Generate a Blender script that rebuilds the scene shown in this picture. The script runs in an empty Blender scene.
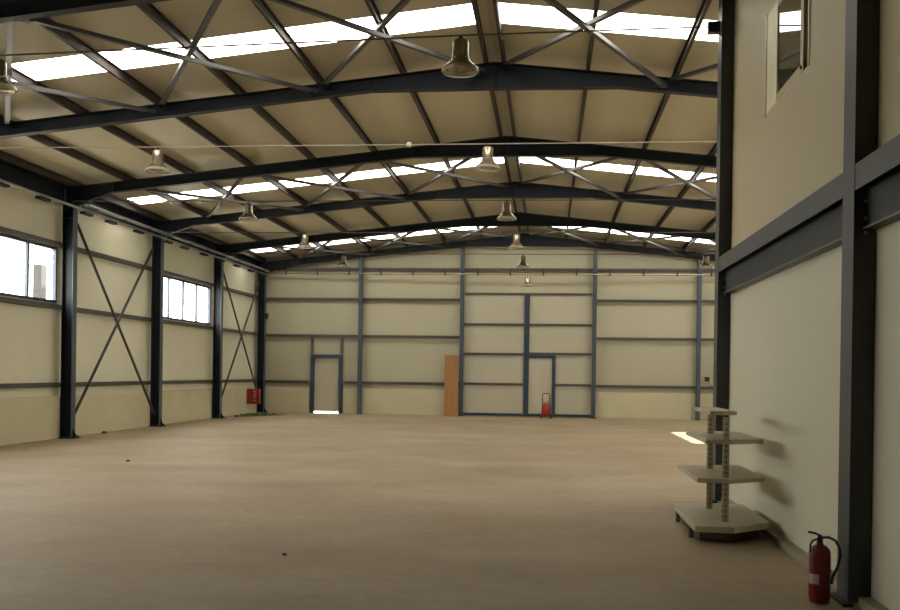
import bpy, bmesh, math, random
from mathutils import Vector, Matrix
random.seed(7)
SC = bpy.context.scene
COL = SC.collection
PI = math.pi

# ------------------------------------------------------------------ materials
def nt(name):
    m = bpy.data.materials.new(name); m.use_nodes = True
    t = m.node_tree; b = t.nodes['Principled BSDF']
    return m, t, b

def paint(name, col, rough=0.5, metal=0.0, var=0.06, scale=3.0, spec=0.5):
    m, t, b = nt(name)
    geo = t.nodes.new('ShaderNodeNewGeometry')
    n = t.nodes.new('ShaderNodeTexNoise'); n.inputs['Scale'].default_value = scale; n.inputs['Detail'].default_value = 4
    t.links.new(geo.outputs['Position'], n.inputs['Vector'])
    r = t.nodes.new('ShaderNodeValToRGB')
    r.color_ramp.elements[0].position = 0.3; r.color_ramp.elements[1].position = 0.7
    r.color_ramp.elements[0].color = tuple(c*(1-var) for c in col)+(1,)
    r.color_ramp.elements[1].color = tuple(min(1, c*(1+var)) for c in col)+(1,)
    t.links.new(n.outputs['Fac'], r.inputs['Fac']); t.links.new(r.outputs['Color'], b.inputs['Base Color'])
    b.inputs['Roughness'].default_value = rough; b.inputs['Metallic'].default_value = metal
    b.inputs['Specular IOR Level'].default_value = spec
    return m

def panel(name, col, axis, pitch=1.0, rough=0.5, var=0.05, seam=0.75, noise=0.5):
    """painted sandwich panels with thin joints every pitch metres along an axis"""
    m, t, b = nt(name)
    N, L = t.nodes, t.links
    geo = N.new('ShaderNodeNewGeometry'); sep = N.new('ShaderNodeSeparateXYZ'); L.new(geo.outputs['Position'], sep.inputs[0])
    d = N.new('ShaderNodeMath'); d.operation = 'DIVIDE'; d.inputs[1].default_value = pitch; L.new(sep.outputs[axis], d.inputs[0])
    f = N.new('ShaderNodeMath'); f.operation = 'FRACT'; L.new(d.outputs[0], f.inputs[0])
    lt = N.new('ShaderNodeMath'); lt.operation = 'LESS_THAN'; lt.inputs[1].default_value = 0.012/pitch; L.new(f.outputs[0], lt.inputs[0])
    n = N.new('ShaderNodeTexNoise'); n.inputs['Scale'].default_value = noise; n.inputs['Detail'].default_value = 5
    L.new(geo.outputs['Position'], n.inputs['Vector'])
    r = N.new('ShaderNodeValToRGB')
    r.color_ramp.elements[0].position = 0.3; r.color_ramp.elements[1].position = 0.7
    r.color_ramp.elements[0].color = tuple(c*(1-var) for c in col)+(1,)
    r.color_ramp.elements[1].color = tuple(c*(1+var) for c in col)+(1,)
    L.new(n.outputs['Fac'], r.inputs['Fac'])
    mx = N.new('ShaderNodeMix'); mx.data_type = 'RGBA'
    L.new(lt.outputs[0], mx.inputs['Factor']); L.new(r.outputs['Color'], mx.inputs['A'])
    mx.inputs['B'].default_value = tuple(c*seam for c in col)+(1,)
    L.new(mx.outputs['Result'], b.inputs['Base Color'])
    b.inputs['Roughness'].default_value = rough
    return m

def floor_mat():
    m, t, b = nt('worn_concrete'); N, L = t.nodes, t.links
    geo = N.new('ShaderNodeNewGeometry')
    mp = N.new('ShaderNodeMapping'); mp.inputs['Scale'].default_value = (0.45, 0.6, 1); L.new(geo.outputs['Position'], mp.inputs['Vector'])
    n1 = N.new('ShaderNodeTexNoise'); n1.inputs['Scale'].default_value = 0.9; n1.inputs['Detail'].default_value = 8; n1.inputs['Roughness'].default_value = 0.62
    L.new(mp.outputs[0], n1.inputs['Vector'])
    r1 = N.new('ShaderNodeValToRGB'); e = r1.color_ramp.elements
    e[0].position = 0.32; e[0].color = (0.30, 0.226, 0.145, 1); e[1].position = 0.68; e[1].color = (0.42, 0.342, 0.238, 1)
    L.new(n1.outputs['Fac'], r1.inputs['Fac'])
    n2 = N.new('ShaderNodeTexNoise'); n2.inputs['Scale'].default_value = 0.33; n2.inputs['Detail'].default_value = 3
    L.new(geo.outputs['Position'], n2.inputs['Vector'])
    r2 = N.new('ShaderNodeValToRGB'); e = r2.color_ramp.elements
    e[0].position = 0.42; e[0].color = (0, 0, 0, 1); e[1].position = 0.7; e[1].color = (1, 1, 1, 1)
    L.new(n2.outputs['Fac'], r2.inputs['Fac'])
    mx = N.new('ShaderNodeMix'); mx.data_type = 'RGBA'; mx.inputs['B'].default_value = (0.38, 0.262, 0.16, 1)
    ml = N.new('ShaderNodeMath'); ml.operation = 'MULTIPLY'; ml.inputs[1].default_value = 0.55
    L.new(r2.outputs['Color'], ml.inputs[0]); L.new(ml.outputs[0], mx.inputs['Factor']); L.new(r1.outputs['Color'], mx.inputs['A'])
    # fine stains
    n3 = N.new('ShaderNodeTexNoise'); n3.inputs['Scale'].default_value = 7.0; n3.inputs['Detail'].default_value = 6
    L.new(geo.outputs['Position'], n3.inputs['Vector'])
    r3 = N.new('ShaderNodeValToRGB'); e = r3.color_ramp.elements
    e[0].position = 0.35; e[0].color = (0.93, 0.93, 0.93, 1); e[1].position = 0.65; e[1].color = (1.03, 1.03, 1.03, 1)
    L.new(n3.outputs['Fac'], r3.inputs['Fac'])
    mu = N.new('ShaderNodeMix'); mu.data_type = 'RGBA'; mu.blend_type = 'MULTIPLY'; mu.inputs['Factor'].default_value = 1
    L.new(mx.outputs['Result'], mu.inputs['A']); L.new(r3.outputs['Color'], mu.inputs['B'])
    L.new(mu.outputs['Result'], b.inputs['Base Color'])
    b.inputs['Roughness'].default_value = 0.6; b.inputs['Specular IOR Level'].default_value = 0.35
    bp = N.new('ShaderNodeBump'); bp.inputs['Strength'].default_value = 0.05; bp.inputs['Distance'].default_value = 0.01
    L.new(n3.outputs['Fac'], bp.inputs['Height']); L.new(bp.outputs[0], b.inputs['Normal'])
    return m

def wood_mat():
    m, t, b = nt('chipboard'); N, L = t.nodes, t.links
    geo = N.new('ShaderNodeNewGeometry')
    mp = N.new('ShaderNodeMapping'); mp.inputs['Scale'].default_value = (14, 14, 1.2); L.new(geo.outputs['Position'], mp.inputs['Vector'])
    n = N.new('ShaderNodeTexNoise'); n.inputs['Scale'].default_value = 1.5; n.inputs['Detail'].default_value = 5; L.new(mp.outputs[0], n.inputs['Vector'])
    r = N.new('ShaderNodeValToRGB'); e = r.color_ramp.elements
    e[0].position = 0.3; e[0].color = (0.31, 0.148, 0.048, 1); e[1].position = 0.7; e[1].color = (0.38, 0.195, 0.068, 1)
    L.new(n.outputs['Fac'], r.inputs['Fac']); L.new(r.outputs['Color'], b.inputs['Base Color']); b.inputs['Roughness'].default_value = 0.55
    return m

def skylight_mat(strength):
    m, t, b = nt('translucent_sheet'); N, L = t.nodes, t.links
    b.inputs['Base Color'].default_value = (0.8, 0.78, 0.7, 1); b.inputs['Roughness'].default_value = 0.4
    b.inputs['Emission Color'].default_value = (1.0, 0.955, 0.83, 1); b.inputs['Emission Strength'].default_value = strength
    return m

def glass_mat(name, tint=(1, 1, 1)):
    m = bpy.data.materials.new(name); m.use_nodes = True; t = m.node_tree; N, L = t.nodes, t.links
    N.remove(N['Principled BSDF']); out = N['Material Output']
    tr = N.new('ShaderNodeBsdfTransparent'); tr.inputs['Color'].default_value = tuple(tint)+(1,)
    gl = N.new('ShaderNodeBsdfGlossy'); gl.inputs['Roughness'].default_value = 0.02
    mx = N.new('ShaderNodeMixShader'); mx.inputs[0].default_value = 0.05; L.new(tr.outputs[0], mx.inputs[1]); L.new(gl.outputs[0], mx.inputs[2])
    L.new(mx.outputs[0], out.inputs['Surface'])
    return m

def acrylic_mat():
    m, t, b = nt('prismatic_acrylic')
    b.inputs['Base Color'].default_value = (0.78, 0.72, 0.6, 1); b.inputs['Roughness'].default_value = 0.18
    b.inputs['Transmission Weight'].default_value = 0.65; b.inputs['IOR'].default_value = 1.3
    N, L = t.nodes, t.links
    tc = N.new('ShaderNodeTexCoord'); w = N.new('ShaderNodeTexWave'); w.wave_type = 'RINGS'; w.rings_direction = 'Z'
    w.inputs['Scale'].default_value = 6
    L.new(tc.outputs['Object'], w.inputs['Vector'])
    bp = N.new('ShaderNodeBump'); bp.inputs['Strength'].default_value = 0.15; L.new(w.outputs['Fac'], bp.inputs['Height']); L.new(bp.outputs[0], b.inputs['Normal'])
    return m

SKY_L = 8.2
M = dict(
    steel=paint('blue_black_steel_paint', (0.010, 0.0145, 0.023), 0.5, 0.0, 0.12, 2.0, 0.22),
    post=paint('slate_blue_steel_paint', (0.060, 0.078, 0.105), 0.45, 0.0, 0.08, 2.0),
    blue=paint('deep_blue_paint', (0.025, 0.045, 0.085), 0.45),
    girt=paint('brown_grey_galvanised', (0.085, 0.075, 0.072), 0.45, 0.2, 0.1, 4.0),
    purlin=paint('dark_brown_primer', (0.036, 0.025, 0.021), 0.65, 0.0, 0.12, 3.0),
    brace=paint('grey_tube_paint', (0.075, 0.073, 0.075), 0.4, 0.25, 0.1, 4.0),
    galv=paint('galvanised_steel', (0.42, 0.43, 0.43), 0.35, 0.7, 0.1, 5.0),
    cable=paint('cable_sheath', (0.10, 0.085, 0.07), 0.5),
    cable_pale=paint('pale_cable_sheath', (0.42, 0.38, 0.31), 0.5),
    black=paint('black_plastic', (0.012, 0.012, 0.012), 0.5),
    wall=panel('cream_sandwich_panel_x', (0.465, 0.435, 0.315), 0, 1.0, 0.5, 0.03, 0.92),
    wall_y=panel('cream_panel_y_lightened', (0.71, 0.685, 0.525), 1, 1.0, 0.5, 0.03, 0.92),  # same panel as the end walls, long walls' brightness put into the colour
    plinth=paint('yellowed_cream_masonry', (0.56, 0.51, 0.34), 0.7, 0, 0.06, 1.2),
    office=panel('office_panel_y', (0.64, 0.615, 0.50), 1, 1.2, 0.55, 0.02, 0.97),
    office_up=panel('office_panel_bounce_tone', (0.50, 0.435, 0.28), 1, 1.2, 0.55, 0.02, 0.97),  # same panel as below, brown floor-bounced light put into its colour
    opost=paint('dark_office_steel', (0.033, 0.038, 0.040), 0.5, 0, 0.1, 2.0),
    roof=panel('beige_roof_panel', (0.49, 0.45, 0.32), 1, 0.333, 0.5, 0.05, 0.86, 0.3),
    gate=panel('cream_gate_panel', (0.50, 0.465, 0.36), 0, 0.6, 0.5, 0.02, 0.95),
    floor=floor_mat(), wood=wood_mat(), skylight=skylight_mat(SKY_L),
    glass=glass_mat('clear_window_glass', (0.96, 0.97, 0.97)),
    red=paint('red_enamel', (0.30, 0.010, 0.012), 0.3, 0, 0.06),
    dullred=paint('dull_red_enamel', (0.17, 0.014, 0.012), 0.35, 0, 0.08),
    pink=paint('faded_pink_paper', (0.46, 0.36, 0.33), 0.6),
    symbol=paint('faded_print', (0.5, 0.26, 0.20), 0.5),
    white=paint('white_print', (0.75, 0.66, 0.62), 0.5),
    shelf=paint('cream_shelf_enamel', (0.50, 0.45, 0.32), 0.45, 0, 0.07, 5.0),
    dark_slot=paint('slot_shadow', (0.14, 0.11, 0.08), 0.8),
    plinthdark=paint('brown_kickboard', (0.10, 0.075, 0.055), 0.7),
    lampbody=paint('lamp_housing_metal', (0.42, 0.37, 0.28), 0.24, 0.7, 0.04),
    acrylic=acrylic_mat(),
    pvc=paint('cream_window_pvc', (0.62, 0.56, 0.42), 0.4),
    lit_yellow=paint('lit_panel_yellow', (0.88, 0.84, 0.60), 0.5),  # yellow raised to carry the light on the lit window panel
    moss=paint('green_moss', (0.10, 0.13, 0.035), 0.9, 0, 0.3, 8.0),
    ground=paint('pale_yard_concrete', (0.55, 0.52, 0.48), 0.8, 0, 0.08, 0.6),
    outpost=paint('grey_outside_post', (0.009, 0.009, 0.011), 0.8),
    kerb=paint('grey_cream_kerb', (0.30, 0.275, 0.20), 0.7),
)
# dark greenish glass of the office window
_m, _t, _b = nt('dark_office_glass')
_b.inputs['Base Color'].default_value = (0.10, 0.105, 0.075, 1); _b.inputs['Roughness'].default_value = 0.03
M['oglass'] = _m

# ------------------------------------------------------------------ mesh helpers
class MB:
    def __init__(s): s.bm = bmesh.new(); s.mi = 0
    def _f(s, vs):
        try:
            f = s.bm.faces.new(vs); f.material_index = s.mi; return f
        except ValueError: return None
    def box(s, a, b):
        x0, x1 = sorted((a[0], b[0])); y0, y1 = sorted((a[1], b[1])); z0, z1 = sorted((a[2], b[2]))
        v = [s.bm.verts.new(p) for p in ((x0,y0,z0),(x1,y0,z0),(x1,y1,z0),(x0,y1,z0),(x0,y0,z1),(x1,y0,z1),(x1,y1,z1),(x0,y1,z1))]
        for q in ((0,3,2,1),(4,5,6,7),(0,1,5,4),(1,2,6,5),(2,3,7,6),(3,0,4,7)): s._f([v[i] for i in q])
        return s
    def prism(s, pts, vec):
        """closed planar outline pts extruded by vec"""
        vec = Vector(vec)
        a = [s.bm.verts.new(p) for p in pts]; b = [s.bm.verts.new(Vector(p)+vec) for p in pts]
        n = len(pts)
        s._f(a[::-1]); s._f(b)
        for i in range(n): s._f([a[i], a[(i+1) % n], b[(i+1) % n], b[i]])
        return s
    def strip(s, pts, width, thick, axis=(0,1,0)):
        """flat bar following the polyline pts, lying on it, width along axis, thickness along the local normal"""
        ax = Vector(axis).normalized(); P = [Vector(p) for p in pts]; rings = []
        for i, p in enumerate(P):
            d = (P[min(i+1, len(P)-1)]-P[max(i-1, 0)]).normalized(); nrm = d.cross(ax).normalized()
            rings.append([s.bm.verts.new(p+ax*sx*width/2+nrm*sz*thick/2) for sx, sz in ((-1,-1),(1,-1),(1,1),(-1,1))])
        for r, q in zip(rings, rings[1:]):
            for k in range(4): s._f([r[k], r[(k+1) % 4], q[(k+1) % 4], q[k]])
        s._f(rings[0][::-1]); s._f(rings[-1])
        return s
    def tube(s, pts, r, n=8, cap=True, rads=None):
        P = [Vector(p) for p in pts]; rings = []; prev = None
        for i, p in enumerate(P):
            d = (P[min(i+1, len(P)-1)]-P[max(i-1, 0)]).normalized()
            if prev is None:
                u = d.cross(Vector((0,0,1)));  u = d.cross(Vector((0,1,0))) if u.length < .05 else u
            else: u = prev - d*prev.dot(d)
            u.normalize(); w = d.cross(u); prev = u
            rr = rads[i] if rads else r
            rings.append([s.bm.verts.new(p+(u*math.cos(2*PI*k/n)+w*math.sin(2*PI*k/n))*rr) for k in range(n)])
        for a, b in zip(rings, rings[1:]):
            for k in range(n):
                f = s._f([a[k], a[(k+1) % n], b[(k+1) % n], b[k]])
                if f and n > 6: f.smooth = True
        if cap: s._f(rings[0][::-1]); s._f(rings[-1])
        return s
    def lathe(s, prof, c=(0,0,0), n=28, smooth=True):
        """profile (radius, z) round the vertical through c"""
        c = Vector(c); rings = []
        for r, z in prof:
            if r < 1e-6: rings.append([s.bm.verts.new(c+Vector((0,0,z)))])
            else: rings.append([s.bm.verts.new(c+Vector((r*math.cos(2*PI*k/n), r*math.sin(2*PI*k/n), z))) for k in range(n)])
        for a, b in zip(rings, rings[1:]):
            for k in range(n):
                k2 = (k+1) % n
                vs = [a[0], b[k2], b[k]] if len(a) == 1 else [a[k], a[k2], b[0]] if len(b) == 1 else [a[k], a[k2], b[k2], b[k]]
                f = s._f(vs)
                if f: f.smooth = smooth
        return s
    def bar(s, a, b, w, h, up=(0,0,1)):
        """rectangular bar from a to b, w across, h along up"""
        a, b = Vector(a), Vector(b); d = (b-a).normalized(); u = Vector(up); u = (u-d*u.dot(d)).normalized(); x = d.cross(u)
        A = [s.bm.verts.new(a+x*i*w/2+u*j*h/2) for i, j in ((-1,-1),(1,-1),(1,1),(-1,1))]
        B = [s.bm.verts.new(b+x*i*w/2+u*j*h/2) for i, j in ((-1,-1),(1,-1),(1,1),(-1,1))]
        s._f(A[::-1]); s._f(B)
        for k in range(4): s._f([A[k], A[(k+1) % 4], B[(k+1) % 4], B[k]])
        return s
    def build(s, name, mats, parent=None, loc=None, bevel=0.0):
        bmesh.ops.recalc_face_normals(s.bm, faces=s.bm.faces[:])
        me = bpy.data.meshes.new(name)
        org = Vector(loc) if loc is not None else None
        if org is not None: bmesh.ops.translate(s.bm, verts=s.bm.verts[:], vec=-org)
        s.bm.to_mesh(me); s.bm.free()
        for m in (mats if isinstance(mats, (list, tuple)) else [mats]): me.materials.append(m)
        o = bpy.data.objects.new(name, me); COL.objects.link(o)
        if org is not None: o.location = org
        if parent is not None: o.parent = parent
        if bevel:
            md = o.modifiers.new('bevel', 'BEVEL'); md.width = bevel; md.segments = 2; md.limit_method = 'ANGLE'
        return o

def tag(o, label, cat, group=None, kind=None):
    o['label'] = label; o['category'] = cat
    if group: o['group'] = group
    if kind: o['kind'] = kind
    return o
def thing(name, label, cat, loc, group=None, kind=None):
    o = bpy.data.objects.new(name, None); COL.objects.link(o); o.location = loc; o.empty_display_size = 0.2
    return tag(o, label, cat, group, kind)
def copy_tree(o, parent=None):
    c = o.copy(); COL.objects.link(c)
    if parent is not None: c.parent = parent
    for ch in [k for k in bpy.data.objects if k.parent == o]: copy_tree(ch, c)
    return c

# ------------------------------------------------------------------ dimensions (metres; camera at the origin, +Y into the hall)
XW, XR = -11.02, 9.12              # inner faces of the long walls
YB, YF = 36.30, -4.0               # inner faces of the end walls
RX = -0.95                         # ridge line
FR = [11.45, 16.11, 21.11, 26.11, 31.11, 36.02]   # portal frames, near to far
XC = -10.63                        # inner face of the left columns
def zt(x): return 6.69-0.107*abs(x-RX)            # top of the rafters
def zr(x): return zt(x)+0.17                      # underside of the roof panels
SKY_Y = [(13.88, 14.70), (23.60, 24.42), (33.80, 34.58)]

# ------------------------------------------------------------------ floor, ground, walls, roof
tag(MB().box((XW-.1, YF-.1, -.12), (XR+.1, YB+.1, 0)).build('floor', M['floor']), 'worn brown concrete floor of the empty hall', 'floor', kind='structure')
tag(MB().box((-60, -40, -.3), (60, 90, -.125)).build('ground', M['ground']), 'pale concrete yard outside the hall', 'ground', kind='structure')

def wall_with_holes(name, axis, c0, c1, lo, hi, holes, top, mat, label):
    """wall slab between c0 and c1 on `axis`; holes = (a0, a1, z0, z1) along the other axis; top(a) = height"""
    cuts = sorted({lo, hi, *[h[0] for h in holes], *[h[1] for h in holes], *([RX] if axis == 'y' else [])})
    m = MB()
    def slab(a0, a1, z0, z1a, z1b):
        if axis == 'x': pts = [(c0, a0, z0), (c0, a1, z0), (c0, a1, z1b), (c0, a0, z1a)]; v = (c1-c0, 0, 0)
        else: pts = [(a0, c0, z0), (a1, c0, z0), (a1, c0, z1b), (a0, c0, z1a)]; v = (0, c1-c0, 0)
        m.prism(pts, v)
    for a0, a1 in zip(cuts, cuts[1:]):
        hs = sorted([h for h in holes if h[0] <= a0+1e-6 and h[1] >= a1-1e-6], key=lambda h: h[2])
        z = 0.0
        for h in hs:
            if h[2] > z+1e-6: slab(a0, a1, z, h[2], h[2])
            z = h[3]
        slab(a0, a1, z, top(a0), top(a1))
    return tag(m.build(name, mat), label, 'wall', kind='structure')

WIN = [(6.35, 10.95), (16.35, 20.95), (26.35, 30.97)]
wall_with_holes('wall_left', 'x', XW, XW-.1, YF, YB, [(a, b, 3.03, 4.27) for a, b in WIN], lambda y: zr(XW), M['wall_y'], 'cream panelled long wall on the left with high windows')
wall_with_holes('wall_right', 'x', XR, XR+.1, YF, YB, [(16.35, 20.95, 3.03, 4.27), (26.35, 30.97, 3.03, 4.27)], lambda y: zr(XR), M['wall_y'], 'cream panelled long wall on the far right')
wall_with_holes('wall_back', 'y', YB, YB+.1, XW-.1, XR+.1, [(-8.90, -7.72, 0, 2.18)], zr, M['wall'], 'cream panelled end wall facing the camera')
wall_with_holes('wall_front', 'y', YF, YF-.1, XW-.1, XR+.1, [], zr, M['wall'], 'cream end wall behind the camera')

# roof panels between the skylight strips, one slab per slope and run
def slope_slab(m, y0, y1, x0, x1, th=.08):
    m.prism([(x0, y0, zr(x0)), (x1, y0, zr(x1)), (x1, y0, zr(x1)+th), (x0, y0, zr(x0)+th)], (0, y1-y0, 0))
edges = [YF-.1]+[v for s in SKY_Y for v in s]+[YB+.1]
m = MB()
for y0, y1 in zip(edges[0::2], edges[1::2]):
    slope_slab(m, y0, y1, XW-.1, RX); slope_slab(m, y0, y1, RX, XR+.1)
for y0, y1 in SKY_Y:
    slope_slab(m, y0, y1, RX-.17, RX); slope_slab(m, y0, y1, RX, RX+.17)
    slope_slab(m, y0, y1, XW-.1, -10.55); slope_slab(m, y0, y1, 8.7, XR+.1)
tag(m.build('ceiling', M['roof']), 'beige sandwich panel roof with shallow pitch', 'ceiling', kind='structure')
for (y0, y1), w in zip(SKY_Y, ('nearest', 'middle', 'farthest')):
    for x0, x1, side in ((-10.55, RX-.17, 'left'), (RX+.17, 8.7, 'right')):
        m = MB(); slope_slab(m, y0, y1, x0, x1, .02)
        tag(m.build('skylight_strip', M['skylight']), f'bright translucent skylight strip, {w} visible row, {side} of the ridge' if w != 'overhead' else f'bright translucent skylight strip above the camera, {side} of the ridge', 'skylight', 'skylight strips in the roof')

# plinth walls
def base(name, a, b, label): tag(MB().box(a, b).build(name, M['plinth'], bevel=.01), label, 'plinth', kind='structure')
base('baseboard_left', (XW, YF, 0), (-10.90, YB, .95), 'yellowed cream masonry plinth along the left wall')
base('baseboard_back_1', (-10.89, YB-.08, 0), (-8.96, YB, .95), 'cream plinth left of the small blue door')
base('baseboard_back_2', (-7.66, YB-.08, 0), (-3.34, YB, .95), 'cream plinth between small door and big gate')
base('baseboard_back_3', (1.70, YB-.08, 0), (XR, YB, .95), 'cream plinth right of the big gate')

# ------------------------------------------------------------------ windows of the left wall
def strip_window(name, y0, y1, z0, z1, n, label):
    t = thing(name, label, 'window', (XW, (y0+y1)/2, z0), kind='structure'); L = t.location
    def part(mb, nm, mat, par=t): 
        o = mb.build(nm, mat); o.parent = par; o.matrix_parent_inverse = Matrix.Translation(-L) if par is t else Matrix.Identity(4); return o
    f = MB(); d0, d1 = XW-.03, XW+.05
    f.box((d0, y0, z0), (d1, y1, z0+.06)).box((d0, y0, z1-.06), (d1, y1, z1)).box((d0, y0, z0+.06), (d1, y0+.06, z1-.06)).box((d0, y1-.06, z0+.06), (d1, y1, z1-.06))
    part(f, 'window_frame', M['blue'])
    ys = [y0+.06+(y1-y0-.12)*k/n for k in range(n+1)]
    for k in range(1, n): part(MB().box((d0, ys[k]-.042, z0+.06), (d1-.02, ys[k]+.042, z1-.06)), 'mullion', M['blue'])
    for k in range(n): part(MB().box((XW-.022, ys[k]+(  .044 if k else .002), z0+.062), (XW-.016, ys[k+1]-(  .044 if k < n-1 else .002), z1-.062)), 'pane', M['glass'])
    return t
strip_window('window_1', 16.35, 20.95, 3.03, 4.27, 4, 'bright high window at the left edge of the photo')
strip_window('window_2', 26.35, 30.97, 3.03, 4.27, 4, 'bright four-pane high window farther along the left wall')
strip_window('window_3', 6.35, 10.95, 3.03, 4.27, 4, 'high window on the left wall beside the camera')
strip_window('window_4', 26.35, 30.97, 3.03, 4.27, 4, 'high window on the right wall letting sunshine in')
strip_window('window_6', 16.35, 20.95, 3.03, 4.27, 4, 'high window on the right wall behind the office block')
for n_ in ('window_4', 'window_6'): bpy.data.objects[n_].location.x = XR
tag(MB().box((-14.15, 25.68, -.12), (-13.9, 25.98, 4.42)).build('concrete_post', M['outpost'], bevel=.01), 'grey post standing outside, seen through the left window', 'post')

# ------------------------------------------------------------------ steel columns of the left wall
def put(mb, nm, mat, t, bevel=0.0):
    o = mb.build(nm, mat, bevel=bevel); o.parent = t; o.matrix_parent_inverse = Matrix.Translation(-Vector(t.location)); return o

lab = {21.11: 'dark blue steel column on left wall, nearest the camera, beside the window edge',
       26.11: 'dark blue steel column between crossed braces and the four-pane window',
       31.11: 'dark blue steel column just beyond the four-pane window',
       36.02: 'dark blue steel column in the far left corner behind the red box'}
for y in FR[2:]:
    t = thing('steel_column', lab[y], 'column', (-10.76, y, 0), 'columns along the left wall')
    x0, x1, w = -10.888, XC, .10
    if y > 36: y = 36.02
    ztop = 5.30
    put(MB().box((x1-.016, y-w, .03), (x1, y+w, ztop)), 'flange', M['post'], t)  # inner flange in a lighter tone, standing in for the light it catches
    put(MB().box((x0, y-w, .03), (x0+.016, y+w, ztop+.3)), 'flange', M['steel'], t)
    put(MB().box((x0+.016, y-.006, .03), (x1-.016, y+.006, ztop)), 'web', M['steel'], t)
    bp = MB().box((x0, y-.16, 0), (x1+.10, y+.16, .028))
    for sx, sy in ((x1+.05, y-.11), (x1+.05, y+.11)): bp.lathe([(0, .07), (.016, .07), (.016, .028)], (sx, sy, 0), 8)
    put(bp, 'base_plate', M['steel'], t)
    put(MB().prism([(x1, y-.008, .03), (x1+.09, y-.008, .03), (x1, y-.008, .22)], (0, .016, 0)), 'gusset', M['steel'], t)
    put(MB().box((x0+.016, y-w+.01, 4.95), (x1-.016, y-.007, 4.97)), 'stiffener', M['steel'], t)

# ------------------------------------------------------------------ roof rafters
FL = ['nearest the camera, cut by the top left corner', 'second from camera, wide across the upper picture', 'third from the camera',
      'fourth from the camera', 'fifth from the camera', 'farthest, standing on the end wall']
for i, y in enumerate(FR):
    t = thing('roof_rafter', f'dark blue pitched steel rafter, {FL[i]}', 'rafter', (RX, y, 6.2), 'portal frame rafters')
    xl, xr_ = -10.86, XR-.02
    D = .22
    def zb(x):
        a = abs(x-RX); z = zt(x)-D
        if a < 2.05: z = min(z, 6.262)
        if x < -9.75: z = min(z, zt(-9.75)-D-(-9.75-x)*.33)
        if x > 7.85: z = min(z, zt(7.85)-D-(x-7.85)*.33)
        return z
    def lerp(a, b, n): return [a+(b-a)*k/n for k in range(n+1)]
    xs = [xl, XC+.02, -10.2, -9.75, -7.5, -5, RX-2.05, RX, RX+2.05, 4.0, 6.0, 7.85, xr_]
    tf = .012; fw = .16
    top = [(x, y, zt(x)-.008) for x in xs]; bot = [(x, y, zb(x)+.006) for x in xs]
    web = MB()
    for a, b in zip(xs, xs[1:]):
        web.prism([(a, y-.005, zb(a)+.01), (b, y-.005, zb(b)+.01), (b, y-.005, zt(b)-.012), (a, y-.005, zt(a)-.012)], (0, .01, 0))
    put(web, 'web', M['steel'], t)
    put(MB().strip(top, fw, .014), 'top_flange', M['steel'], t)
    put(MB().strip(bot, fw, .014), 'bottom_flange', M['steel'], t)
    put(MB().box((RX-.012, y-.075, 6.275), (RX+.012, y+.075, zt(RX)-.03)), 'apex_plate', M['steel'], t)
    for xx in (-3.0, 1.1, -9.75):
        put(MB().box((xx-.006, y-.07, zb(xx)+.02), (xx+.006, y-.006, zt(xx)-.025)), 'stiffener', M['steel'], t)

# ------------------------------------------------------------------ purlins (C sections running the length of the hall)
def purlin(x, label):
    z0, z1 = zt(x)+.003, zt(x)+.160
    s = 1 if x < RX else -1
    dz = .107*s
    m = MB(); y0, y1 = YF+.02, YB-.01
    m.box((x-.004, y0, z0), (x+.004, y1, z1))
    m.box((x+.004*s, y0, z0), (x+.048*s, y1, z0+.006)); m.box((x+.004*s, y0, z1-.006), (x+.048*s, y1, z1))
    m.box((x+.042*s, y0, z0+.006), (x+.048*s, y1, z0+.03))
    tag(m.build('roof_purlin', M['purlin'], loc=(x, 16, z0)), label, 'purlin', 'purlins under the roof panels')
ords = ['', 'first', 'second', 'third', 'fourth', 'fifth', 'sixth', 'seventh']
purlin(RX-.17, 'dark roof purlin, left one of the close ridge pair'); purlin(RX+.17, 'dark roof purlin, right one of the close ridge pair')
for k in range(1, 7): purlin(RX-.15-1.4*k, f'dark roof purlin, {ords[k]} to the left of the ridge pair')
for k in range(1, 5): purlin(RX+.15+1.4*k, f'dark roof purlin, {ords[k]} to the right of the ridge pair')
purlin(-10.72, 'dark roof purlin at the left eave, above the conduit')

# eave beam joining the column heads
t = thing('cable_tray', 'galvanised cable tray beside conduit, beyond the nearest left column', 'cable tray', (-10.50, 28, 5.22))
put(MB().box((-10.53, 21.35, 5.265), (-10.42, 35.80, 5.27)).box((-10.53, 21.35, 5.27), (-10.526, 35.80, 5.31)).box((-10.424, 21.35, 5.27), (-10.42, 35.80, 5.31)), 'tray', M['galv'], t)
for k in range(10): put(MB().box((-10.625, 21.8+1.5*k, 5.25), (-10.42, 21.84+1.5*k, 5.264)), 'tray_arm', M['steel'], t)
t = thing('eave_beam', 'long dark eave beam along the top of the left wall', 'beam', (-10.95, 20, 5.3))
put(MB().box((-10.952, YF+.02, 5.33), (-10.942, YB-.02, 5.70)), 'web', M['steel'], t)
put(MB().box((-11.01, YF+.02, 5.32), (-10.895, YB-.02, 5.33)), 'flange', M['steel'], t)
put(MB().box((-11.01, YF+.02, 5.70), (-10.895, YB-.02, 5.71)), 'flange', M['steel'], t)

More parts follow.
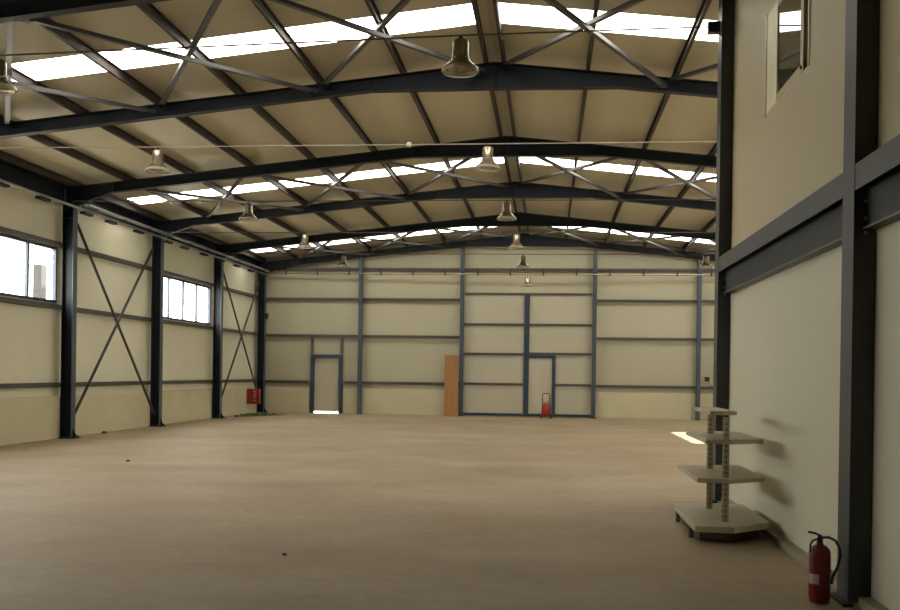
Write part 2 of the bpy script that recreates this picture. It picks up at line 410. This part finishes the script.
# ------------------------------------------------------------------ roof cross braces
NX = {0: RX, 1: RX-2.9, 2: RX-5.68, 3: RX-8.42, -1: RX+2.8, -2: RX+5.75, -3: RX+8.0}
cross = ['first', 'second', 'third']
for b, (i, w) in enumerate(((0, 'nearest'), (2, 'middle'), (4, 'farthest'))):
    y0, y1 = FR[i]+.11, FR[i+1]-.11
    for s, side in ((1, 'left'), (-1, 'right')):
        for k in range(3 if (s > 0 or b == 2) else 2):
            xa, xb = NX[s*k], NX[s*(k+1)]
            if k == 0: xa += -.12*s
            for near, far, dz, txt in ((xa, xb, -.04 if s > 0 else -.145, 'near end towards ridge'), (xb, xa, -.145 if s > 0 else -.05, 'near end towards eave')):
                sh = .06 if near > far else -.06
                pa = Vector((near-sh, y0, zt(near)+dz)); pb = Vector((far+sh, y1, zt(far)+dz)); d = (pb-pa).normalized()
                t = thing('roof_brace', f'grey roof brace in {w} skylit bay, {cross[k]} cross {side} of ridge, {txt}', 'brace', (pa+pb)/2, 'roof cross braces')
                put(MB().bar(pa, pb, .075, .055), 'bar', M['brace'], t)
                for p, q in ((pa, pa+d*.14), (pb, pb-d*.14)): put(MB().bar(p+Vector((0,0,-.036)), q+Vector((0,0,-.036)), .12, .012), 'end_plate', M['steel'], t)

# ------------------------------------------------------------------ wall cross braces on the left wall
for i, w in ((2, 'near'), (4, 'far')):
    y0, y1 = FR[i]+.22, FR[i+1]-.30
    for (ya, yb, x, txt) in ((y1, y0, -10.70, 'falling away from camera'), (y0, y1, -10.79, 'rising away from camera')):
        pa = Vector((x, ya, .38)); pb = Vector((x, yb, 4.85))
        t = thing('wall_brace', f'thin grey brace in {w} crossed bay of left wall, {txt}', 'brace', (pa+pb)/2, 'cross braces on the left wall')
        put(MB().tube([pa, pb], .034, 8), 'rod', M['brace'], t)
        d = (pb-pa).normalized()
        for p, q in ((pa, pa-d*.10), (pb, pb+d*.10)): put(MB().bar(p, q, .012, .09, (0, 1, 0)), 'end_lug', M['steel'], t)

# ------------------------------------------------------------------ wall girts
def girt(a, b, z, axis, label, grp):
    """light channel from a to b; axis 'y' runs along the left wall, 'x' along the end wall"""
    m = MB(); h = .05
    if axis == 'y':
        x0, x1 = -11.01, -10.893
        m.box((x1-.005, a, z-h), (x1, b, z+h)).box((x0, a, z-h), (x1-.005, b, z-h+.006)).box((x0, a, z+h-.006), (x1-.005, b, z+h)); loc = (x0, (a+b)/2, z)
    else:
        y0, y1 = YB-.005, YB-.12
        m.box((a, y1, z-h), (b, y1+.005, z+h)).box((a, y1+.005, z-h), (b, y0, z-h+.006)).box((a, y1+.005, z+h-.006), (b, y0, z+h)); loc = ((a+b)/2, y0, z)
    tag(m.build('wall_girt', M['girt'], loc=loc), label, 'girt', grp)
lv = [(1.20, 'lowest'), (2.94, 'middle'), (4.34, 'top')]
bays = [(16.13, 21.09, 'left of the nearest column'), (21.13, 26.09, 'behind the near cross braces'), (26.13, 31.09, 'in the four-pane window bay'), (31.13, 36.0, 'behind the far cross braces')]
for a, b, w in bays:
    for z, l in lv: girt(a, b, z, 'y', f'{l} grey girt on the left wall, {w}', 'girts on the left wall')
PX = [-7.01, -3.21, 1.65, 5.38]
spans = [(-10.86, PX[0]-.06, 'between corner column and first post'), (PX[0]+.06, PX[1]-.06, 'between first and second post'), (PX[2]+.06, PX[3]-.06, 'just right of the big gate'), (PX[3]+.06, XR-.02, 'right of the last post')]
for a, b, w in spans:
    for z, l in ((1.17, 'lowest'), (2.91, 'second lowest'), (4.29, 'second highest'), (5.42, 'topmost')):
        if l == 'lowest' and a < -10: 
            girt(a, -8.98, z, 'x', 'lowest grey girt on end wall, left of the small door', 'girts on the end wall')
            girt(-7.64, b, z, 'x', 'short lowest girt on end wall, right of the small door', 'girts on the end wall'); continue
        girt(a, b, z, 'x', f'{l} grey girt on the end wall, {w}', 'girts on the end wall')
girt(PX[1]+.06, PX[2]-.06, 5.42, 'x', 'topmost grey girt on the end wall, above the big gate', 'girts on the end wall')
for x, w in ((-8.87, 'left'), (-7.74, 'right')):
    tag(MB().box((x-.035, YB-.12, 2.23), (x+.035, YB-.005, 2.855)).build('wall_stud', M['girt']), f'short stud rising above the small door at its {w} corner', 'stud', 'studs above the small door')

# end wall posts
for x, w in zip(PX, ('first from the left corner', 'between brown board and big gate', 'right of the big gate', 'rightmost, partly above the cream shelves')):
    t = thing('wall_post', f'slate blue steel post on the end wall, {w}', 'post', (x, 36.1, 0), 'posts on the end wall')
    zt_ = zt(x)-.24 if abs(x-RX) > 2.05 else 6.25
    zt_ = min(zt_, 6.25)
    ya, yb = 35.99, 36.17
    put(MB().box((x-.07, ya, .016), (x+.07, ya+.012, zt_)), 'flange', M['post'], t)
    put(MB().box((x-.07, yb-.012, .016), (x+.07, yb, zt_)), 'flange', M['post'], t)
    put(MB().box((x-.005, ya+.012, .016), (x+.005, yb-.012, zt_)), 'web', M['post'], t)
    put(MB().box((x-.11, ya-.06, 0), (x+.11, yb+.04, .015)), 'base_plate', M['steel'], t)

# ------------------------------------------------------------------ small door, left on the end wall
t = thing('door_1', 'cream door in dark blue frame with light showing under it', 'door', (-8.31, YB, 0), kind='structure')
f = MB(); a, b, h, y0, y1 = -8.92, -7.70, 2.21, YB-.10, YB+.08
f.box((a, y0, 0), (a+.14, YB-.001, h)).box((b-.14, y0, 0), (b, YB-.001, h)).box((a+.14, y0, h-.14), (b-.14, YB-.001, h))
put(f, 'door_frame', M['blue'], t)
put(MB().box((a+.06, YB+.003, .065), (b-.06, YB+.05, h-.05)), 'door_leaf', M['gate'], t)
put(MB().tube([(a+.24, YB+.003, 1.05), (a+.24, YB-.05, 1.05), (a+.36, YB-.05, 1.05)], .012, 6), 'door_handle', M['galv'], t)

# ------------------------------------------------------------------ big two-leaf gate with a wicket door
gx0, gx1, gz0, gz1, gy = -3.13, 1.565, .03, 4.56, 36.24
def gate_leaf(name, x0, x1, label, cuts):
    t = thing(name, label, 'gate', ((x0+x1)/2, gy, 0), kind='structure')
    for (xa, xb) in cuts['panels']:
        for za, zb in cuts['z']: put(MB().box((xa, gy, za), (xb, gy+.05, zb)), 'panel', M['gate'], t)
    for (xa, xb, z) in cuts['rails']: put(MB().box((xa, gy-.05, z-.045), (xb, gy+.05, z+.045)), 'rail', M['girt'], t)
    return t
zs = [(gz0+.09, 1.145), (1.235, 2.255), (2.345, 3.345), (3.435, gz1-.07)]
tl = gate_leaf('door_2', gx0, -.92, 'left leaf of the big cream gate, panels between dark rails', dict(panels=[(gx0, -.92)], z=zs, rails=[(gx0, -.92, 1.19), (gx0, -.92, 2.30), (gx0, -.92, 3.39)]))
put(MB().box((gx0, gy-.05, gz1-.07), (-.92, gy+.05, gz1)), 'rail', M['girt'], tl)
put(MB().box((gx0, gy-.05, gz0), (-.92, gy+.05, gz0+.09)), 'bottom_rail', M['blue'], tl)
tr_ = gate_leaf('door_3', -.9, gx1, 'right leaf of the big cream gate, with narrow wicket door', dict(panels=[(-.72, gx1)], z=zs[2:], rails=[(.25, gx1, 1.19), (-.72, gx1, 2.33), (-.72, gx1, 3.39)]))
for za, zb in ((gz0+.09, 1.145), (1.235, 2.285)): put(MB().box((.25, gy, za), (gx1, gy+.05, zb)), 'panel', M['gate'], tr_)
put(MB().box((-.885, gy-.07, gz0), (-.715, gy+.05, gz1-.07)), 'meeting_stile', M['blue'], tr_)
put(MB().box((-.90, gy-.05, gz1-.07), (gx1, gy+.05, gz1)), 'rail', M['girt'], tr_)
put(MB().box((.25, gy-.05, gz0), (gx1, gy+.05, gz0+.09)), 'bottom_rail', M['blue'], tr_)
wf = MB(); wf.box((.13, gy-.07, gz0), (.262, gy+.05, 2.28)).box((-.72, gy-.07, 2.17), (.13, gy+.05, 2.28)).box((-.72, gy-.07, gz0), (.13, gy+.05, .12))
put(wf, 'wicket_frame', M['blue'], tr_)
wl = put(MB().box((-.715, gy-.02, .125), (.125, gy+.03, 2.165)), 'wicket_door', M['gate'], tr_)
hd = MB().tube([(-.60, gy-.02, 1.1), (-.60, gy-.07, 1.1), (-.48, gy-.07, 1.1)], .012, 6).build('door_handle', M['galv']); hd.parent = wl; hd.matrix_parent_inverse = wl.matrix_parent_inverse.copy()
hd.matrix_parent_inverse = Matrix.Translation(-Vector(tr_.location)); wl.matrix_parent_inverse = Matrix.Translation(-Vector(tr_.location)); hd.matrix_parent_inverse = Matrix.Identity(4)

# plywood board leaning by the gate
m = MB(); m.prism([(-3.80, 35.80, 0), (-3.80, 35.822, 0), (-3.80, 35.972, 2.23), (-3.80, 35.95, 2.23)], (.51, 0, 0))
t = thing('wooden_board', 'tall orange-brown wooden board leaning against post beside the gate', 'board', (-3.6, 35.8, 0))
put(m, 'panel', M['wood'], t)
put(MB().box((-3.58, 35.92, 1.70), (-3.53, 35.93, 1.75)), 'knot_hole', M['dark_slot'], t)

# ------------------------------------------------------------------ high bay lamps and their cables
def make_lamp():
    t = thing('pendant_lamp', '', 'lamp', (0, 0, 0), 'bell lamps on the cross cables')
    MB().lathe([(0, 0), (.07, 0), (.085, -.012), (.09, -.03), (.09, -.19), (.098, -.195), (.098, -.21), (0, -.21)], n=24).build('ballast_housing', M['lampbody'], t)
    r = MB().lathe([(.096, -.212), (.102, -.225), (.125, -.252), (.160, -.285), (.188, -.308), (.191, -.312), (.186, -.312), (.156, -.290), (.119, -.257), (.096, -.230), (.090, -.215), (.096, -.212)], n=32).build('reflector', M['lampbody'], t)
    MB().lathe([(.189, -.310), (.207, -.330), (.212, -.352), (.200, -.368), (.194, -.363), (.204, -.350), (.200, -.332), (.183, -.312), (.189, -.310)], n=32).build('glass_rim', M['acrylic'], r)
    MB().lathe([(0, -.24), (.035, -.25), (.05, -.285), (.045, -.325), (.02, -.35), (0, -.353)], n=16).build('bulb', M['acrylic'], r)
    MB().tube([(0, 0, 0), (0, 0, .02)], .014, 8).lathe([(0, .039), (.022, .037), (.03, .03), (.022, .022), (0, .018)], n=10).build('hook', M['black'], t)
    return t
proto = make_lamp()
rows = [('first', 10.95, 5.285, 'nearest'), ('second', 15.9, 5.225, 'second nearest'), ('third', 20.9, 5.19, 'third nearest'), ('fourth', 25.9, 5.22, 'fourth nearest'), ('fifth', 30.85, 5.25, 'fifth nearest'), ('sixth', 35.4, 5.06, 'farthest')]
used = False
for i, (o_, y, z, w) in enumerate(rows):
    xs = [([-1.03, -1.03, -.93, -.89, -.84, -.8][i], 'central')]
    if i < 5: xs.append((-6.49 if i == 0 else -6.58, 'left'))
    if i == 4: xs.append((4.78, 'right'))
    if i == 5: xs = [(-.79, 'central')]
    for x, side in xs:
        L = proto if not used else copy_tree(proto); used = True
        L.location = (x, y, z+.041-(.125 if i == 0 and side == 'left' else 0)); L.rotation_euler.z = random.random()*6
        L['label'] = {'central': f'grey bell lamp hanging below the ridge, {w} to the camera',
                      'left': f'grey bell lamp in left lamp row, {w} to the camera',
                      'right': 'grey bell lamp at far right, beside the dark office post'}[side]
        if i == 5: L['label'] = 'small grey bell lamp farthest away, low in front of the gate header'
    # cable
    c = MB(); zc = z+.092; mat = M['cable_pale'] if i == 1 else M['cable']
    yc = y
    if i == 0: pts = [(-10.6, yc, zc-.1), (-6.49, yc, zc-.125), (-1.03, yc, zc), (1.955, 12.80, 6.06)]
    else: pts = [(-10.6, yc, zc+.02), (-6.58, yc, zc), (xs[0][0], yc, zc), (4.78, yc, zc), (XR-.03, yc, zc+.02)]
    c.tube(pts, .010 if i < 3 else .012, 6)
    cab = tag(c.build('lamp_cable', mat, loc=pts[1]), f'thin cable strung across the hall carrying {w} lamp row' if i < 5 else 'thin cable strung across the hall carrying the farthest lamp', 'cable', 'lamp cables across the hall')
    if i == 1: MB().lathe([(0, .05), (.035, .035), (.05, 0), (.035, -.035), (0, -.05)], (4.26, 0, 0), 12).build('cable_joint', M['white'], cab)

# ------------------------------------------------------------------ conduits
t = thing('conduit', 'pale conduit pipe running along the left wall below the eave', 'pipe', (-10.56, 20, 5.17))
put(MB().tube([(-10.56, YF+.1, 5.17), (-10.56, 20, 5.18), (-10.56, 35.85, 5.17)], .030, 10), 'pipe', M['galv'], t)
for k in range(1, 15):
    y = 13.15+1.6*k
    if min(abs(y-q) for q in FR) < .25: y += .35
    put(MB().box((-10.62, y-.22, 5.085), (-10.50, y+.22, 5.135)), 'bracket', M['steel'], t)
for q in FR[2:5]: put(MB().lathe([(0, .05), (.05, .05), (.05, -.05), (0, -.05)], (-10.56, q, 5.17), 10), 'joint_box', M['galv'], t)
t = thing('conduit', 'thin pale pipe hung along the end wall below the top girt', 'pipe', (0, 35.93, 5.2))
put(MB().tube([(-10.5, 35.93, 5.22), (8.9, 35.93, 5.22)], .024, 10), 'pipe', M['cable_pale'], t)
for k in range(16):
    x = -9.83+1.2*k
    put(MB().box((x-.03, 35.90, 5.17), (x+.03, 35.96, 5.27)).box((x-.012, 35.925, 5.27), (x+.012, 35.935, 5.45)).box((x-.012, 35.925, 5.44), (x+.012, YB-.12, 5.45)), 'hanger', M['black'], t)

# junction boxes
def small_box(a, b, label, extra=None):
    t = thing('junction_box', label, 'box', [(p+q)/2 for p, q in zip(a, b)])
    put(MB().box(a, b), 'case', M['black'], t, .004)
    if extra: put(MB().tube(extra, .012, 6), 'cable_tail', M['black'], t)
small_box((-10.625, 35.88, 3.52), (-10.50, 35.98, 3.72), 'small black box on the far left corner column', [(-10.56, 35.93, 3.52), (-10.56, 35.93, 3.40)])
small_box((5.62, 36.08, 1.40), (5.78, 36.178, 1.56), 'small black fitting on end wall right of the last post', [(5.74, 36.1, 1.40), (5.80, 36.1, 1.25), (5.9, 36.1, 1.22)])
small_box((1.965, 12.76, 5.98), (2.112, 12.88, 6.12), 'black cable box on the dark office post near the roof')

# ------------------------------------------------------------------ red fire things at the far end
t = thing('fire_cabinet', 'red fire box with white symbol beside the far left column', 'box', (-10.65, 34.8, .37))
a, b = (-10.895, 34.70, .36), (-10.44, 34.92, .90)
put(MB().box((a[0], a[1]+.02, a[2]), b), 'case', M['red'], t, .01)
d = put(MB().box((a[0]+.01, a[1], a[2]+.01), (b[0]-.01, a[1]+.018, b[2]-.01)), 'door', M['red'], t)
s = MB(); x, y = -10.60, a[1]-.003
s.box((x-.05, y, .80), (x+.06, y+.002, .86)).box((x-.01, y, .52), (x+.02, y+.002, .80)).box((x-.06, y, .45), (x+.07, y+.002, .49)).box((x+.02, y, .66), (x+.08, y+.002, .70)).box((x-.07, y, .60), (x-.01, y+.002, .64))
o = s.build('white_symbol', M['symbol']); o.parent = d
o.matrix_parent_inverse = Matrix.Translation(-Vector(t.location))
d.matrix_parent_inverse = Matrix.Identity(4); d.location = -Vector(t.location); o.matrix_parent_inverse = Matrix.Identity(4)
# moss
m = MB(); ring = []
for k in range(26):
    an = 2*PI*k/26; r = 1+.28*math.sin(3*an+1)+.15*random.uniform(-1, 1); ring.append((-10.2+.65*r*math.cos(an), 33.9+1.3*r*math.sin(an), .001))
m.prism(ring, (0, 0, .006))
for q in range(90):
    an = random.random()*2*PI; r = random.random()**.5; x, y = -10.2+.6*r*math.cos(an), 33.9+1.2*r*math.sin(an); h = random.uniform(.02, .06)
    m.prism([(x-.03, y, .006), (x+.03, y, .006), (x+.01, y, h)], (0, .02, 0))
tag(m.build('moss_patch', M['moss'], loc=(-10.2, 33.9, 0)), 'green moss patch on the floor below the red box', 'moss', kind='stuff')

def lump(x, y, r, label):
    prof = [(0, 0), (r*.9, .001), (r, r*.35), (r*.6, r*.8), (0, r)]
    m = MB(); m.lathe(prof, (x, y, 0), 9)
    for v in m.bm.verts:
        if v.co.z > .002: v.co.x += random.uniform(-.3, .3)*r; v.co.y += random.uniform(-.3, .3)*r
    tag(m.build('debris_lump', M['plinthdark'], loc=(x, y, 0)), label, 'debris')
lump(-10.72, 22.86, .065, 'small dark lump on floor against left wall, below near crossed braces')
lump(-10.45, 32.2, .07, 'small dark lump on floor against left wall, below far crossed braces')
lump(-2.25, 8.29, .022, 'small dark lump on the open floor in the foreground')
lump(-7.13, 16.13, .035, 'small dark lump on the open floor, left, in front of the nearest column')
# wheeled extinguisher in front of the wicket door
cx, cy = -.07, 34.95
t = thing('wheeled_extinguisher', 'red wheeled fire extinguisher with tall handle before the gate', 'fire extinguisher', (cx, cy, 0))
put(MB().lathe([(0, .08), (.13, .09), (.172, .13), (.15, .44), (.12, .51), (.06, .55), (0, .56)], (cx, cy, 0), 20), 'tank', M['red'], t)
put(MB().lathe([(0, .55), (.03, .555), (.03, .60), (.05, .605), (.05, .63), (0, .635)], (cx, cy, 0), 10), 'valve', M['white'], t)
put(MB().tube([(cx-.13, cy+.13, .10), (cx-.13, cy+.14, .86), (cx-.11, cy+.14, .89), (cx+.11, cy+.14, .89), (cx+.13, cy+.14, .86), (cx+.13, cy+.13, .10)], .014, 8), 'handle', M['black'], t)
for s in (-1, 1):
    w = put(MB().tube([(cx+s*.17, cy+.10, .085), (cx+s*.205, cy+.10, .085)], .085, 16), 'wheel', M['black'], t)
put(MB().tube([(cx-.17, cy+.10, .085), (cx+.17, cy+.10, .085)], .012, 6), 'axle', M['black'], t)
put(MB().tube([(cx+.04, cy-.02, .61), (cx+.14, cy-.10, .55), (cx+.17, cy-.10, .35), (cx+.12, cy-.13, .2), (cx-.02, cy-.16, .18)], .013, 8), 'hose', M['black'], t)

# ------------------------------------------------------------------ office block on the right
XO = 2.118          # outer face of its posts
WY0, WY1, WZ0, WZ1 = 9.0, 10.80, 4.38, 5.46
XP = 2.275          # face of its wall panels
wall_with_holes('wall_office', 'x', XP, XP+.1, YF, 12.86, [], lambda y: 2.90, M['office'], 'pale lower office wall on the right, under the beam')
ow = MB()
for ya, yb_, za, zb_ in ((YF, WY0, 2.90, zr(XP+.1)-.006), (WY1, 12.86, 2.90, zr(XP+.1)-.006), (WY0, WY1, 2.90, WZ0), (WY0, WY1, WZ1, zr(XP+.1)-.006)): ow.box((XP, ya, za), (XP+.1, yb_, zb_))
tag(ow.build('wall_office_upper', M['office_up']), 'beige upper office wall on the right, with small window', 'wall', kind='structure')
tag(MB().box((XP+.1, 12.76, 0), (XR, 12.86, 5.6)).build('wall_office_end', M['office']), 'beige end wall of the office block', 'wall', kind='structure')
tag(MB().prism([(XO+.065, YF, 0), (XP, YF, 0), (XP, YF, .065), (XO+.075, YF, .06)], (0, 16.65, 0)).build('baseboard_office', M['kerb']), 'low cream kerb along the foot of the office wall', 'kerb', kind='structure')
for y0, y1, ztop, lb in ((12.66, 12.92, 6.48, 'tall dark blue office post behind the cream shelves'), (7.13, 7.40, 6.48, 'tall dark blue office post beside the red extinguisher')):
    t = thing('office_post', lb, 'post', (XO+.1, y0, 0), 'steel posts of the office wall')
    yc = (y0+y1)/2
    put(MB().box((XO, y0, .02), (XO+.018, y1, ztop)), 'flange', M['opost'], t)
    put(MB().box((XO+.018, yc-.006, .02), (XP-.002, yc+.006, ztop)), 'web', M['steel'], t)
    put(MB().box((XO+.018, y0, .02), (XP-.002, y0+.012, ztop)), 'side_plate', M['opost'], t)
    put(MB().box((XO-.05, y0-.06, 0), (XO+.018, y1+.06, .02)), 'base_plate', M['steel'], t)
    for z in (2.62, 2.72, 2.84):
        put(MB().tube([(XO+.08, y0-.012, z), (XO+.08, y0, z)], .012, 8), 'bolt', M['galv'], t)
for y0, y1, lb in ((7.405, 12.655, 'dark steel beam across the office wall between its two posts'), (YF+.02, 7.125, 'dark steel beam on office wall, running out at right edge')):
    t = thing('office_beam', lb, 'beam', (XO+.05, (y0+y1)/2, 2.9), 'beams of the office wall')
    put(MB().box((XO+.004, y0, 2.915), (XO+.018, y1, 3.10)), 'fascia_plate', M['opost'], t)
    put(MB().box((XO+.018, y0, 3.085), (XP-.002, y1, 3.10)), 'top_flange', M['steel'], t)
    put(MB().box((XO+.085, y0, 2.655), (XO+.097, y1, 3.085)), 'web', M['steel'], t)
    put(MB().box((XO+.06, y0, 2.64), (XP-.002, y1, 2.655)), 'bottom_flange', M['girt'], t)

# office window
t = thing('window_5', 'cream framed window high on the office wall', 'window', (XP, 10.0, WZ0), kind='structure')
y0, y1, z0, z1 = WY0, WY1, WZ0, WZ1
f = MB(); d0, d1 = XP-.012, XP+.08
f.box((d0, y0, z0), (d1, y0+.03, z1)).box((d0, y1-.06, z0), (d1, y1, z1)).box((d0+.012, y0+.03, z0), (d1, y1-.06, z0+.015)).box((d0+.012, y0+.03, z1-.04), (d1, y1-.06, z1))
put(f, 'window_frame', M['pvc'], t)
put(MB().box((XP-.004, 10.27, z0+.016), (XP+.04, y1-.061, z1-.041)), 'lit_panel', M['lit_yellow'], t)
put(MB().box((XP+.06, y0+.031, z0+.016), (XP+.07, y0+.10, z1-.041)), 'dark_gap', M['plinthdark'], t)
s = MB(); ya, yb = 9.20, 10.268
s.box((XP-.008, ya, z0+.016), (XP+.05, ya+.11, z1-.041)).box((XP-.002, ya+.11, z0+.016), (XP+.05, yb, z0+.10)).box((XP-.002, ya+.11, z1-.1), (XP+.05, yb, z1-.041))
put(s, 'sash', M['office_up'], t)
put(MB().box((XP+.008, ya+.111, z0+.101), (XP+.02, yb-.002, z1-.101)), 'pane', M['oglass'], t)
put(MB().tube([(XP-.014, ya+.05, 4.42), (XP-.014, ya+.05, 4.45)], .012, 6), 'stay', M['black'], t)

# ------------------------------------------------------------------ cream display shelves
def outline(x0, xm, x1, yf, yr, yb, ybr):
    return [(x0, yf), (xm, yf-.04), (x1, yr), (x1, ybr), (xm, yb+.06), (x0, yb)]
t = thing('display_shelf', 'cream metal display shelves on slotted uprights by office wall', 'shelf', (1.74, 10.1, 0))
def slab(pts, z, th, nm, mat='shelf'):
    m = MB(); m.prism([(x, y, z-th) for x, y in pts], (0, 0, th)); return put(m, nm, M[mat], t, .006)
ux, ya, yb = 1.735, 9.78, 10.72
slab(outline(1.40, 1.76, 2.17, 9.46, 9.80, 11.1, 11.2), .18, .06, 'base_shelf')
slab(outline(1.47, 1.76, 2.09, 9.64, 9.95, 11.0, 11.1), .118, .10, 'kickboard', 'plinthdark')
for x, y in ((1.43, 9.9), (1.43, 10.9), (2.10, 10.1), (2.10, 11.0)):
    put(MB().box((x-.02, y-.03, 0), (x+.02, y+.03, .114)), 'foot', M['plinthdark'], t)
slab(outline(1.45, 1.76, 2.13, 9.68, 9.90, 11.1, 11.15), .61, .045, 'shelf')
slab(outline(1.53, 1.77, 2.12, 9.72, 9.92, 11.1, 11.15), .985, .045, 'shelf')
slab(outline(1.60, 1.72, 1.86, 9.9, 9.92, 11.0, 11.05), 1.255, .04, 'shelf')
for y in (ya, yb):
    m = MB()
    m.box((ux-.030, y-.02, .176), (ux+.030, y+.02, 1.20)); m.mi = 1
    for k in range(18):
        z = .22+k*.053
        for xx in (0,): m.box((ux+xx-.007, y-.022, z), (ux+xx+.007, y-.019, z+.026))
        m.box((ux-.034, y-.006, z), (ux-.031, y+.006, z+.026))
    put(m, 'upright', [M['shelf'], M['dark_slot']], t)

# ------------------------------------------------------------------ red extinguisher by the office wall
cx, cy = 1.945, 7.22
t = thing('fire_extinguisher', 'dull red fire extinguisher standing on floor by office wall', 'fire extinguisher', (cx, cy, 0))
body = put(MB().lathe([(0, 0), (.066, 0), (.070, .006), (.070, .02), (.075, .03), (.075, .345), (.068, .375), (.048, .398), (.026, .408), (.024, .425), (0, .425)], (cx, cy, 0), 28), 'cylinder', M['dullred'], t)
lbm = MB(); r = .0758
prof = []
for k in range(9):
    an = math.radians(190+8*k); prof.append((cx+r*math.cos(an), cy+r*math.sin(an)))
for p, q in zip(prof, prof[1:]): lbm._f([lbm.bm.verts.new((p[0], p[1], .135)), lbm.bm.verts.new((q[0], q[1], .135)), lbm.bm.verts.new((q[0], q[1], .205)), lbm.bm.verts.new((p[0], p[1], .205))])
put(lbm, 'paper_label', M['pink'], t)
put(MB().lathe([(0, .425), (.022, .425), (.022, .455), (.016, .46), (.016, .475), (0, .475)], (cx, cy, 0), 14), 'valve', M['black'], t)
put(MB().tube([(cx+.01, cy, .468), (cx-.04, cy-.01, .490), (cx-.085, cy-.015, .498)], .008, 8), 'lever', M['black'], t)
put(MB().tube([(cx-.01, cy, .450), (cx-.055, cy-.02, .437), (cx-.073, cy-.03, .41), (cx-.074, cy-.035, .36)], .007, 8), 'carry_handle', M['black'], t)
put(MB().tube([(cx+.015, cy, .458), (cx+.06, cy-.01, .462), (cx+.105, cy-.01, .44), (cx+.135, cy-.01, .385), (cx+.140, cy-.01, .33), (cx+.12, cy-.01, .25), (cx+.088, cy-.01, .18), (cx+.082, cy-.01, .13)], .0095, 10), 'hose', M['black'], t)

# ------------------------------------------------------------------ light, sky, camera
w = bpy.data.worlds.new('world'); SC.world = w; w.use_nodes = True
bg = w.node_tree.nodes['Background']; bg.inputs['Color'].default_value = (1.0, 0.97, 0.87, 1); bg.inputs['Strength'].default_value = 18.0
sd = bpy.data.lights.new('sun', 'SUN'); sd.energy = 32; sd.angle = math.radians(.5); sd.color = (1, .94, .82)
so = bpy.data.objects.new('sun', sd); COL.objects.link(so); so.location = (30, 25, 20)
so.rotation_euler = Vector((-1, -.5, -.735)).to_track_quat('-Z', 'Y').to_euler()

cam = bpy.data.cameras.new('camera'); co = bpy.data.objects.new('camera', cam); COL.objects.link(co)
yaw, pitch, roll = .0996, -.004, .0137
fwd = Vector((-math.sin(yaw)*math.cos(pitch), math.cos(yaw)*math.cos(pitch), math.sin(pitch)))
right = Vector((math.cos(yaw), math.sin(yaw), 0)); up = right.cross(fwd)
r2 = right*math.cos(roll)+up*math.sin(roll); u2 = -right*math.sin(roll)+up*math.cos(roll)
co.matrix_world = Matrix(((r2.x, u2.x, -fwd.x, 0), (r2.y, u2.y, -fwd.y, 0), (r2.z, u2.z, -fwd.z, 1.6), (0, 0, 0, 1)))
cam.sensor_width = 36; cam.sensor_fit = 'HORIZONTAL'; cam.lens = 36*980/900; cam.shift_y = 71.3/900; cam.shift_x = -.4/900
cam.clip_end = 300
SC.camera = co
vs = SC.view_settings; vs.view_transform = 'Standard'; vs.look = 'None'; vs.gamma = 1; vs.use_curve_mapping = False; vs.exposure = 0.0
